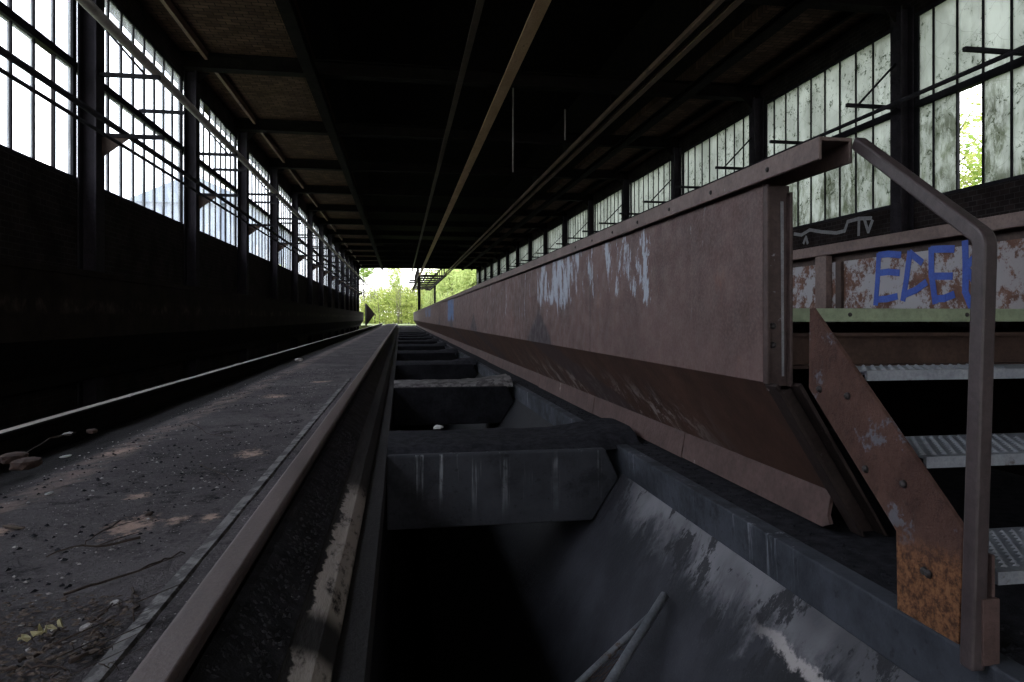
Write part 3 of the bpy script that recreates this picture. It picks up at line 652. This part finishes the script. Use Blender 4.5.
m = MB(); m.prof([(-.490,-.568), (-.486,-.561), (-.456,-.557), (-.448,-.566), (-.452,-.60), (-.485,-.60)], Y0, 6.5); tag(m.build('edge_strip', M['strip']), 'worn grey steel strip set in dirt beside the brown pit rail', 'steel strip')
# sub-rail structure by the pit
m = MB(); m.prof([(-.45,-.69), (-.36,-.69), (-.348,-.602), (-.325,-.605), (-.27,-.645), (-.2285,-.68), (-.2285,-.95), (-.45,-.95)], Y0, Y1); struct(m.build('floor_rail_bed', M['cinder']))
k = N('worn_timber'); x_, y_, z_ = k.xyz()
tb = k.mix(k.ramp(k.noise(6, 6, .65, (1,.15,1)), .3, .7), (.024,.021,.021), (.05,.044,.042))
d1 = k.mul(k.ramp(y_, 1.60, 1.70), k.ramp(y_, 3.0, 2.7)); d2 = k.mul(k.ramp(y_, 1.15, 1.17), k.ramp(y_, 1.49, 1.42))
wm = k.mul(k.math('MAXIMUM', d1, d2), k.ramp(k.noise(16, 6, .7, (1,.35,1)), .36, .5), k.ramp(k.math('ADD', x_, k.math('MULTIPLY', k.math('SUBTRACT', k.noise(12, 5), .5), .08)), -.215, -.208))
tb = k.mix(k.mul(wm, .9), tb, (.52,.44,.39)); wt = k.bsdf(tb, .9, 0, k.noise(30, 5, .7, (1,.2,1)), .8, .01, .2)
m = MB(); m.prof([(-.228,-.678), (-.17,-.70), (-.140,-.73), (-.140,-.95), (-.228,-.95)], Y0, Y1); tag(m.build('pit_edge_timber', wt), 'sooty timber sill with a worn pale patch between brown rail and pit', 'timber beam')
m = MB(); m.prof([(-.139,-.745), (-.075,-.755), (-.075,-.90), (-.139,-.90)], Y0, Y1); tag(m.build('pit_edge_board', M['timber']), 'black lower timber board along the left lip of the pit', 'timber beam')
m = MB(); m.box(-.40, -.085, Y0, Y1, -3.2, -.951); struct(m.build('wall_pit_left', M['pitwall']))
# right ledge
LX = 1.267
m = MB(); m.box(LX, 3.4, Y0, Y1, -.90, -.755); lg = struct(m.build('floor_ledge', M['ballast']))
m = MB(); m.prof([(LX-.012,-.748), (LX+.06,-.748), (LX+.06,-.90), (LX-.004,-.90)], Y0, Y1); tag(m.build('ledge_beam', M['ledge'], bevel=.006), 'blue grey concrete edge beam along the right side of the pit', 'concrete beam')
m = MB(); q = [(LX+.0,-.901), (LX-.63*1.6,-2.5), (LX-.63*1.6,-3.2), (LX+.5,-3.2), (LX+.5,-.901)]; m.prof(q, Y0, Y1)
tag(m.build('pit_chute', M['chute']), 'steep stained concrete chute on the right side of the pit', 'chute')
m = MB(); m.box(-.09, .3, Y0, Y1, -3.3, -3.1); struct(m.build('floor_pit', M['pitwall']))
m = MB(); m.box(3.4, XR, Y0, Y1, -.95, -.76); struct(m.build('floor_right', M['ballast']))
# left pit
m = MB(); m.box(XL, -1.80, Y0, Y1, -1.3, -1.1); m.box(-2.05, -1.80, Y0, Y1, -1.1, -.692); struct(m.build('floor_left', M['pitwall']))
# pit cross beams
def crossbeam(yf, dep, zt, label, body, top):
    t = empty('pit_crossbeam', (.6, yf+dep/2, -1.17))
    zb = -1.165
    cx = lambda z: LX-.63*(-z-.901)
    m = MB(); m.ext([(-.074, yf, zt), (LX-.10, yf, zt), (cx(-.93)-.0, yf, -.93), (cx(zb)-.01, yf, zb), (-.074, yf, zb)], (0, dep, 0)); m.build('beam_body', M[body], t, bevel=.012)
    # dirt heaped on top
    vs = []; nx, ny = 26, 8
    for i in range(ny+1):
        for k_ in range(nx+1):
            u = k_/nx; w = i/ny; x = -.072+u*((LX+.14 if body == 'cross' else LX-.03)+.072); y = yf+.004+w*(dep-.008)+(.25*max(0, u-.72) if body == 'cross' else 0)
            edge = min(1, min(w, 1-w)*5); hh = .012+.03*edge*(.6+.8*abs(mn.noise((x*5, y*5, yf)))) + .03*max(0, u-.7)/.3*edge
            rb = .022*max(0, min(1, (u-.7)/.15))*edge; vs.append((x, y, zt-.004+hh+rb-(.0 if edge else .02)))
    m = MB(); m.add(vs, [(i*(nx+1)+k_, i*(nx+1)+k_+1, (i+1)*(nx+1)+k_+1, (i+1)*(nx+1)+k_) for i in range(ny) for k_ in range(nx)], True)
    m.build('soot_heap', M[top], t)
    return tag(t, label, 'crossbeam', 'pit crossbeams')
for i in range(9):
    crossbeam(3.80+3.68*i, .78, -.755, f'sooty concrete crossbeam spanning the pit, {ORD[i+1]} from the near end', 'cross' if i == 0 else 'pitwall', 'strip' if i == 1 else 'ballast')  # rear beams get a darker body, their weaker light put into the colour
# end wall of the pit
m = MB(); m.prof([(-.085,-3.1), (LX-.63*1.6-.01,-3.1), (LX-.63*1.6-.01,-2.5), (LX-.01,-.905), (LX-.02,-.76), (-.085,-.76)], 37, 37.3); struct(m.build('wall_pit_far', M['pitwall']))
m = MB(); m.box(-.085, LX, 37.3, Y1, -.95, -.76); struct(m.build('floor_pit_cover', M['ballast']))

# bent tube frame lying in the pit
t = empty('tube_frame', (.8, 2.3, -2.2))
A = at_d(665, 595, 2.80); Bq = at_d(389, 1032, 1.85)
A2 = A + (Bq-A)*.055; Cq = at_d(463, 792, 2.35)
m = MB(); m.sweep([A, A+(Bq-A)*.5, Bq], .0185, 10); m.build('tube', M['tube'], t)
m = MB(); m.sweep([A2, A2+(Cq-A2)*.5, Cq], .013, 8); m.build('thin_tube', M['tube'], t)
m = MB()
for i in range(1, 14):
    f = i/14; p = A+(Bq-A)*(.14+.3*f); q_ = A2+(Cq-A2)*(.18+.82*f); m.sweep([p, (p+q_)/2-Vector((0,0,.01)), q_], .002, 4)
for i in range(1, 6):
    f = i/6; p = (A+(Bq-A)*.2)*(1-f)+(A2+(Cq-A2)*.25)*f; q_ = (A+(Bq-A)*.45)*(1-f)+Cq*f; m.sweep([p, (p+q_)/2-Vector((0,0,.01)), q_], .002, 4)
m.build('wire_mesh', M['darkrust'], t)
tag(t, 'bent grey tube frame with torn wire mesh leaning on the pit chute', 'tube frame')

# ------------------------------------------------------------------ debris on the dirt
ZF = -.562
def twig(P, r, label, grp='dry twigs on the dirt'):
    P = [at_z(px, py, ZF) for px, py in P]; Q = []
    for a_, b_ in zip(P, P[1:]):
        for i in range(4):
            f = i/4; p = a_*(1-f)+b_*f; Q.append(p+Vector((random.uniform(-1,1)*.006, random.uniform(-1,1)*.006, .004+random.random()*.01)))
    Q.append(P[-1]); r *= .6; rr = [r*(1-.6*i/len(Q)) for i in range(len(Q))]
    m = MB(); m.sweep(Q, rr, 6); 
    if len(Q) > 6:
        k_ = len(Q)//2; m.sweep([Q[k_], Q[k_]+Vector((.04,.03,.008)), Q[k_]+Vector((.07,.09,.004))], [r*.5, r*.4, r*.2], 5)
    return tag(m.build('twig', M['twig']), label, 'twig', grp)
twig([(142,541),(95,549),(46,557)], .006, 'long straight dark twig lying left of the pinkish dust patch')
twig([(67,597),(112,582),(160,567),(185,553)], .005, 'longest thin twig slanting toward the grey steel strip')
twig([(119,524),(100,537),(85,547)], .004, 'short twig right below the pinkish dust patch')
twig([(77,434),(50,441),(20,459)], .005, 'dark twig near the bright left rail')
twig([(200,468),(232,482)], .004, 'short thin twig on the dirt right of middle')
twig([(133,590),(137,605),(134,622)], .005, 'small curled twig beside the grey strip')
twig([(20,664),(45,652),(60,630)], .006, 'dark stick beside the yellow scrap')
twig([(72,668),(105,648)], .007, 'stubby stick in the litter near the bottom edge')
twig([(95,625),(120,600)], .004, 'thin stick above the litter near the grey strip')
twig([(5,676),(30,672),(66,671)], .005, 'stick lying at the bottom left corner')
twig([(190,425),(212,437),(240,441)], .004, 'faint twig on the dirt near the pit rail, far from viewer')
def lump(px, py, s, mat, name, label, cat, z=ZF, grp=None):
    p = at_z(px, py, z); bm = bmesh.new(); bmesh.ops.create_icosphere(bm, subdivisions=2, radius=1)
    m = MB(); sx, sy, sz = s; rot = random.random()*3
    vs = []
    for v in bm.verts:
        q = v.co.copy(); mx = max(abs(q.x), abs(q.y), abs(q.z)); q = q.lerp(q/mx, .92 if 'brick' in name else .6)*(1+(.12 if 'brick' in name else .25)*mn.noise(q*1.7+Vector((px, py, 0))))
        x, y = q.x*sx, q.y*sy; vs.append(p+Vector((x*math.cos(rot)-y*math.sin(rot), x*math.sin(rot)+y*math.cos(rot), sz*.8+q.z*sz)))
    m.add(vs, [[v.index for v in f.verts] for f in bm.faces]); bm.free()
    return tag(m.build(name, mat), label, cat, grp)
lump(14, 462, (.05,.035,.022), M['brick'], 'brick_piece', 'broken dark brick lying against the bright left rail', 'brick', -.62)
lump(26, 468, (.05,.04,.022), M['brick'], 'brick_piece', 'smaller brick piece right of the broken dark brick', 'brick', -.61)
lump(68, 435, (.022,.015,.008), M['chip'], 'stone', 'pale stone beside bright left rail', 'stone', -.60)
lump(92, 433, (.022,.02,.012), M['brick'], 'brick_piece', 'reddish brick crumb near the bright left rail', 'brick', -.60)
lump(66, 457, (.024,.007,.004), M['white'], 'paper_scrap', 'flat pale scrap on the dirt near the bright rail', 'scrap')
lump(49, 494, (.018,.006,.003), M['white'], 'paper_scrap', 'thin white scrap on the dirt at left', 'scrap')
lump(149, 515, (.014,.009,.005), M['twig'], 'stone', 'dark flat stone above the pinkish dust patch', 'stone')
lump(14, 528, (.035,.008,.004), M['litter'], 'leaf', 'curled brown leaf at the far left on the dirt', 'leaf')
lump(86, 629, (.012,.008,.004), M['chip'], 'stone', 'small grey chip in the litter near the strip', 'stone')
lump(116, 606, (.010,.008,.006), M['chip'], 'stone', 'grey round stone close to the grey strip', 'stone')
lump(299, 361, (.06,.05,.02), M['chip'], 'stone', 'pale chip on the dirt far down the track', 'stone')
# yellow scrap: crumpled, several lobes
p = at_z(37, 641, ZF); m = MB()
for i, (dx, dy, w, hgt) in enumerate(((0,0,.012,.016), (.014,.02,.010,.012), (-.010,-.016,.009,.012), (.024,.030,.006,.02), (-.02,-.010,.007,.008), (.004,.012,.008,.022))):
    vs = []; 
    for a_ in range(7):
        an = a_/7*2*math.pi; rr = w*(.6+.5*random.random()); vs.append(p+Vector((dx+math.cos(an)*rr, dy+math.sin(an)*rr*.8, .006+hgt*random.random())))
    m.ext(vs, (0, 0, .002))
tag(m.build('plastic_scrap', M['scrap']), 'crumpled pale yellow scrap in the litter at lower left', 'scrap')
# white crumb on first crossbeam
q = at_z(438, 429, -.72); m = MB(); m.ext([q+Vector((-.03,-.015,0)), q+Vector((.02,-.02,.006)), q+Vector((.035,.01,.004)), q+Vector((-.01,.02,.012))], (0,0,.014)); tag(m.build('paper_scrap', M['white']), 'white crumpled scrap on the first pit crossbeam', 'scrap')
for i in range(14):
    px = random.uniform(10, 150); py = random.uniform(604, 672) + max(0, 40-px*.2)*.3; an = random.uniform(-.8, .8); L = random.uniform(14, 34)
    if px + L > 160 - (py-600)*.4: px -= 50
    twig([(px, py), (px+L*.5*math.cos(an), py-L*.5*math.sin(an)), (px+L*math.cos(an), py-L*math.sin(an)*1.1)], random.uniform(.0016, .0032), 'thin broken twig among the leaf litter at the lower left', 'twigs in the leaf litter')
# gravel chips and leaf litter
def scatter(name, mat, n_, label, cat, reg, smin, smax, flat=.5):
    m = MB()
    for i in range(n_):
        p = reg(); s = random.uniform(smin, smax); rot = random.random()*6.3; c_, s_ = math.cos(rot)*s, math.sin(rot)*s; e = random.uniform(.35, 1)
        z = Vector((0,0,s*flat)); a_ = Vector((c_, s_, 0)); b_ = Vector((-s_*e, c_*e, 0))
        m.add([p-a_, p-b_, p+a_, p+b_, p+z+b_*.2, p+z*.8-a_*.3], [(0,1,5), (1,2,4,5), (2,3,4), (3,0,5,4), (0,3,2,1)])
    return tag(m.build(name, mat), label, cat, None, 'stuff')
def regF():
    y = 1.0+7*random.random()**1.6; x = random.uniform(-1.40, -.50); return Vector((x, y, ZF-.006-.03*max(0, -x-1.15)/.2))
scatter('stone_chips', M['chip'], 1100, 'fine pale stone chips strewn over the sooty dirt', 'gravel', regF, .002, .0075)
scatter('dark_gravel', M['ballast'], 1200, 'fine black cinder gravel strewn over the dirt', 'gravel', regF, .003, .010, .6)
def regL():
    while True:
        p = at_z(random.uniform(-60, 150), random.uniform(598, 720), ZF)
        if p.x < -.50: return p+Vector((0, 0, random.random()*.012))
scatter('leaf_litter', M['litter'], 700, 'brown leaf litter gathered at the lower left of the dirt', 'leaf litter', regL, .003, .009, .25)
def regR():
    x = random.uniform(-.33, -.235); return Vector((x, .9+3*random.random()**1.3, -.605-(x+.33)/.115*.078))
scatter('cinder_grit', M['chip'], 90, 'tiny pale grit on black cinder right of the pit rail', 'gravel', regR, .0012, .0028)
scatter('cinder_lumps', M['cinder'], 900, 'black cinder lumps between brown rail and pit timber', 'gravel', regR, .004, .011, .7)
def regG(): return Vector((LX+random.uniform(.06, .2), 1.3+8*random.random()**1.5, -.756))
scatter('ledge_grit', M['ballast'], 500, 'dark grit on the ledge under the bunker wall', 'gravel', regG, .004, .014, .6)

# triangular plate at far end of left bunker wall
t = empty('deflector_plate', (-3.2, 60, -.8))
pA, pB, pC = at_d(366.5, 303.5, 60), at_d(375, 314, 60), at_d(366.5, 325.5, 60)
m = MB(); m.ext([pA, pB, pC], (0, .05, 0)); m.build('plate', M['darkrust'], t)
m = MB(); m.box(pA.x-.12, pA.x, pA.y-.03, pA.y+.06, -.75, pA.z); m.build('post', M['pipe'], t)
tag(t, 'triangular steel plate on a pale post at far end of left bunker wall', 'plate')

# ------------------------------------------------------------------ outside
m = MB(); m.box(-120, XL-.26, -40, 200, -1.2, -.9); struct(m.build('ground_left', M['ground']))
m = MB(); m.box(XR+.26, 120, -40, 200, -1.2, -.9); struct(m.build('ground_right', M['ground']))
m = MB(); m.box(XL-.26, XR+.26, Y1+.3, 200, -1.2, -.72); struct(m.build('ground_far', M['ground']))

# gantry outside the far opening
g = empty('gantry', (3.1, 85, -.75))
for x in (1.87, 4.44):
    m = MB(); m.box(x-.12, x+.12, Y1+.1, 106, ZR, ZR+.25); m.build('side_beam', M['girder'], g)
    m = MB(); m.box(x-.06, x+.06, Y1+1, 92, ZR+1.2, ZR+1.32); m.build('guard_rail', M['girder'], g)
for i in range(9):
    y = 70.5+i*4.4; m = MB(); m.box(1.0 if i in (2, 3) else 1.99, 4.32, y-.09, y+.09, ZR+.02, ZR+.2); m.build('crossbar', M['girder'], g)
for i in range(6):
    y = 70.5+i*4.2
    for x in (1.87, 4.44): m = MB(); m.box(x-.05, x+.05, y-.05, y+.05, ZR+.25, ZR+1.2); m.build('upright', M['girder'], g)
    m = MB(); m.box(1.92, 4.39, y-.04, y+.04, ZR+1.22, ZR+1.30); m.build('guard_crossbar', M['girder'], g)
for x in (2.6, 3.5): m = MB(); m.box(x-.06, x+.06, Y1+1, 100, ZR+.21, ZR+.30); m.build('stringer', M['girder'], g)
for x, y in ((1.87, 70), (4.44, 90), (4.44, 70.2), (1.87, 105)):
    if (x, y) == (4.44, 70.2): continue
    m = MB(); m.box(x-.14, x+.14, y-.14, y+.14, -.74, ZR); m.build('post', M['girder'], g)
tag(g, 'open steel gantry frame on posts outside the far opening', 'gantry')

def tree(name, label, cat, base, h, blobs, nl, ls, lm, bm_, trunk_r=.12, stems=1, grp=None):
    t = empty(name, base); base = Vector(base)
    for s_ in range(stems):
        m = MB(); lean = Vector((random.uniform(-.1,.1), random.uniform(-.1,.1), 1)); off = Vector((random.uniform(-1,1), random.uniform(-1,1), 0))*(.25*stems if stems > 1 else 0)
        top = h*random.uniform(.75, .95)
        P = [base+off+Vector((lean.x*top*f+random.uniform(-.05,.05), lean.y*top*f, top*f)) for f in (0,.25,.5,.75,1)]
        m.sweep(P, [trunk_r, trunk_r*.8, trunk_r*.6, trunk_r*.4, trunk_r*.15], 7)
        for b_ in range(7):
            f = random.uniform(.35, .95); p = base+off+Vector((lean.x*top*f, lean.y*top*f, top*f)); an = random.random()*6.28; L = h*.22*(1.1-f*.6)
            m.sweep([p, p+Vector((math.cos(an)*L*.6, math.sin(an)*L*.6, L*.4)), p+Vector((math.cos(an)*L, math.sin(an)*L, L*.9))], [trunk_r*.3, trunk_r*.2, trunk_r*.06], 5)
        m.build('trunk', bm_, t)
    m = MB(); tot = sum(b_[3]*b_[4] for b_ in blobs)
    for cx, cy, cz, rx, rz in blobs:
        for i in range(int(nl*rx*rz/tot)):
            while True:
                q = Vector((random.uniform(-1,1), random.uniform(-1,1), random.uniform(-1,1)))
                if q.length < 1 and q.length > .25+.4*random.random(): break
            q *= .75+.5*mn.noise(q*2.3+Vector((cx, cy, cz)))
            p = base+Vector((cx+q.x*rx, cy+q.y*rx, cz+q.z*rz)); s = ls*random.uniform(.6, 1.4)
            if p.z < base.z+.02: continue
            u = Vector((random.uniform(-1,1), random.uniform(-1,1), random.uniform(-1,1))).normalized(); v = u.orthogonal().normalized()
            m.add([p-u*s, p-v*s*.5, p+u*s, p+v*s*.5], [(0,1,2,3)])
    m.build('foliage', lm, t)
    return tag(t, label, cat, grp)
GZ = -.72
FAR = [(377, 100, 5.4, 'bush'), (391, 104, 5.6, 'bush'), (406, 108, 6.0, 'bush'), (417, 102, 5.2, 'bush'), (366, 98, 4.6, 'bush'), (448, 125, 15, 'big'), (466, 120, 16, 'big'), (482, 90, 13, 'big'), (430, 130, 9.5, 'big'), # px, distance, height, kind
 (372, 84, 3.2, 'bush'), (386, 80, 4.4, 'bush'), (401, 86, 4.6, 'bush'), (411, 82, 3.9, 'bush'), (395, 92, 9.0, 'birch'), (364, 88, 9.5, 'birch2'), (424, 90, 5.0, 'bush2'), (443, 95, 5.2, 'bush2'), (436, 120, 12.0, 'big'), (455, 108, 13.5, 'big'), (474, 98, 15.0, 'big'), (500, 110, 16, 'big')]
LBL = {'bush': 'yellow green shrub beyond the far opening, {} from the left', 'bush2': 'fresh green shrub seen under the gantry, {} from the left', 'big': 'tall pale green tree right of the gantry, {} from the left'}
cnt = {}
FAR.sort()
for px, d, h, kd in FAR:
    p = at_d(px, HY, d); h = h*1.25 if kd == 'bush' else h; base = (p.x, p.y, GZ); cnt[kd] = cnt.get(kd, 0)+1
    if kd in ('bush', 'bush2'):
        tree('shrub', LBL[kd].format(ORD[cnt[kd]]), 'shrub', base, h, [(0,0,h*.3,1.6,h*.38), (.6,.5,h*.58,1.1,h*.32), (-.7,0,h*.52,1.0,h*.35), (0,0,.6,1.9,.9)], 2600, .12, M['leaf' if kd == 'bush' else 'leaf3'], M['bark'], .05, 7, 'shrubs beyond the far opening')
    elif kd == 'birch':
        tree('birch_tree', 'slender thin leaved tree rising in the middle of the far opening', 'tree', base, h, [(0,0,h*.7,1.4,h*.3), (.3,0,h*.5,1.0,h*.2)], 2000, .12, M['leaf3'], M['bark'], .09, 1)
    elif kd == 'birch2':
        tree('birch_tree', 'leafy tree at upper left corner of the far opening', 'tree', base, h, [(0,0,h*.75,1.8,h*.22)], 1600, .12, M['leaf2'], M['bark'], .12, 1)
    else:
        tree('broadleaf_tree', LBL[kd].format(ORD[cnt[kd]]), 'tree', base, h, [(0,0,h*.5,3.4,h*.42), (1.8,0,h*.4,2.6,h*.3), (-1.4,1,h*.35,2.2,h*.28)], 8000, .19, M['leaf3'], M['bark'], .2, 1, 'trees right of the gantry')
# trees outside the right windows
RT = [(14.6, 15.6, 7.6, 1.9, 'leaf', 'yellow green tree outside the broken pane of nearest right window'), (10.6, 10.4, 4.9, 1.2, 'leaf2', 'low green bush outside the nearest right window, at frame edge'),
      (10.4, 14.2, 4.9, 1.4, 'leaf2', 'green bush outside right window above bent handrail'), (10.7, 17.6, 5.0, 1.5, 'leaf2', 'green bush outside the right window behind the cap rail end'),
      (10.5, 22.5, 5.2, 1.6, 'leaf2', 'green bush outside the third right window'), (10.6, 29, 5.4, 1.7, 'leaf2', 'green bush outside the fourth right window'),
      (10.8, 37, 5.6, 1.8, 'leaf2', 'green bush farther along outside the right windows'), (11.5, 46, 6.2, 2.0, 'leaf2', 'green tree far outside the right windows'), (12, 58, 8.5, 2.4, 'leaf2', 'tall green tree outside the farthest right windows')]
for x, y, h, r, lm, lb in RT:
    tree('broadleaf_tree' if h > 6 else 'bush', lb, 'tree' if h > 6 else 'bush', (x, y, -.9), h, [(0,0,h*.58,r,h*.40), (r*.6,r*.4,h*.5,r*.75,h*.3), (-r*.3,-r*.6,h*.45,r*.7,h*.3), (0,r*.7,h*.4,r*.7,h*.3)], 9000 if h > 7 and r < 2 else 5000, .075, M[lm], M['bark'], .10, 2, 'greenery outside the right windows')
# twiggy branch outside the broken pane is part of that tree; left side trees and building
for i, (x, y, h, lm, lb) in enumerate([(-13, 38, 5.2, 'leaf2', 'green bush outside the fifth left window'), (-12, 52, 6.0, 'leaf3', 'pale green tree outside the middle left windows'), (-11, 66, 6.5, 'leaf3', 'pale green tree outside the far left windows')]):
    tree('broadleaf_tree', lb, 'tree', (x, y, -.9), h, [(0,0,h*.55,2.2,h*.4), (1.0,1.4,h*.45,1.6,h*.3)], 3000, .13, M[lm], M['bark'], .14, 1, 'trees outside the left windows')
def building(label, x0, x1, y0, y1, zt, roof_h):
    t = empty('hall_building', ((x0+x1)/2, (y0+y1)/2, -.9))
    m = MB(); m.box(x0, x1, y0, y1, -.9, zt); m.build('wall', M['facade'], t)
    m = MB(); xm = (x0+x1)/2; m.ext([(x0-.5, y0-.5, zt), (x1+.5, y0-.5, zt), (x1+.5, y0-.5, zt+.3), (xm, y0-.5, zt+roof_h), (x0-.5, y0-.5, zt+.3)], (0, y1-y0+1, 0)); m.build('roof', M['roof'], t)
    k_ = 0
    for yy in range(int(y0)+3, int(y1)-3, 6):
        m = MB(); m.box(x1, x1+.08, yy, yy+3, zt*.35, zt*.7); f = m.build('window', M['roof'], t)
        m = MB(); m.box(x1+.08, x1+.1, yy+.2, yy+2.8, zt*.35+.2, zt*.7-.2); m.build('pane', M['paneg'], f)
    for xx in range(int(x0)+2, int(x1)-3, 6):
        m = MB(); m.box(xx, xx+3, y0-.08, y0, zt*.35, zt*.7); f = m.build('window', M['roof'], t)
        m = MB(); m.box(xx+.2, xx+2.8, y0-.1, y0-.08, zt*.35+.2, zt*.7-.2); m.build('pane', M['paneg'], f)
    return tag(t, label, 'building')
building('long pale blue hall outside the second left window', -62, -28, 52, 96, 9.0, 2.0)
building('tall pale blue hall outside the far left windows', -27, -16, 76, 110, 12.0, 3.0)

# ------------------------------------------------------------------ light, camera
w = bpy.data.worlds.new('overcast_sky'); sc.world = w; w.use_nodes = True
nt = w.node_tree; bg = nt.nodes['Background']
tc = nt.nodes.new('ShaderNodeTexCoord'); sx = nt.nodes.new('ShaderNodeSeparateXYZ'); nt.links.new(tc.outputs['Generated'], sx.inputs[0])
mr = nt.nodes.new('ShaderNodeMapRange'); nt.links.new(sx.outputs[2], mr.inputs[0]); mr.inputs[1].default_value = -.05; mr.inputs[2].default_value = .8
mx = nt.nodes.new('ShaderNodeMix'); mx.data_type = 'RGBA'; nt.links.new(mr.outputs[0], mx.inputs[0]); mx.inputs[6].default_value = (1, .98, .97, 1); mx.inputs[7].default_value = (.84, .90, 1, 1)
nt.links.new(mx.outputs[2], bg.inputs[0]); mr2 = nt.nodes.new('ShaderNodeMapRange'); nt.links.new(sx.outputs[2], mr2.inputs[0])
for i_, v_ in enumerate((0, .85, 3.6, 9.0)): mr2.inputs[i_+1].default_value = v_
nt.links.new(mr2.outputs[0], bg.inputs[1])

cd = bpy.data.cameras.new('camera'); cam = bpy.data.objects.new('camera', cd); COL.objects.link(cam)
cam.location = (0, 0, H); cam.rotation_euler = (math.pi/2, 0, -TH)
cd.sensor_width = 36; cd.lens = F/1024*36; cd.shift_y = (HY-341)/1024; cd.clip_start = .02; cd.clip_end = 500
sc.camera = cam
sc.view_settings.view_transform = 'Standard'; sc.view_settings.look = 'None'; sc.view_settings.exposure = 0; sc.view_settings.gamma = 1
sc.view_settings.use_curve_mapping = False
sc.cycles.max_bounces = 8; sc.cycles.diffuse_bounces = 5; sc.cycles.transparent_max_bounces = 16; sc.cycles.sample_clamp_indirect = 6
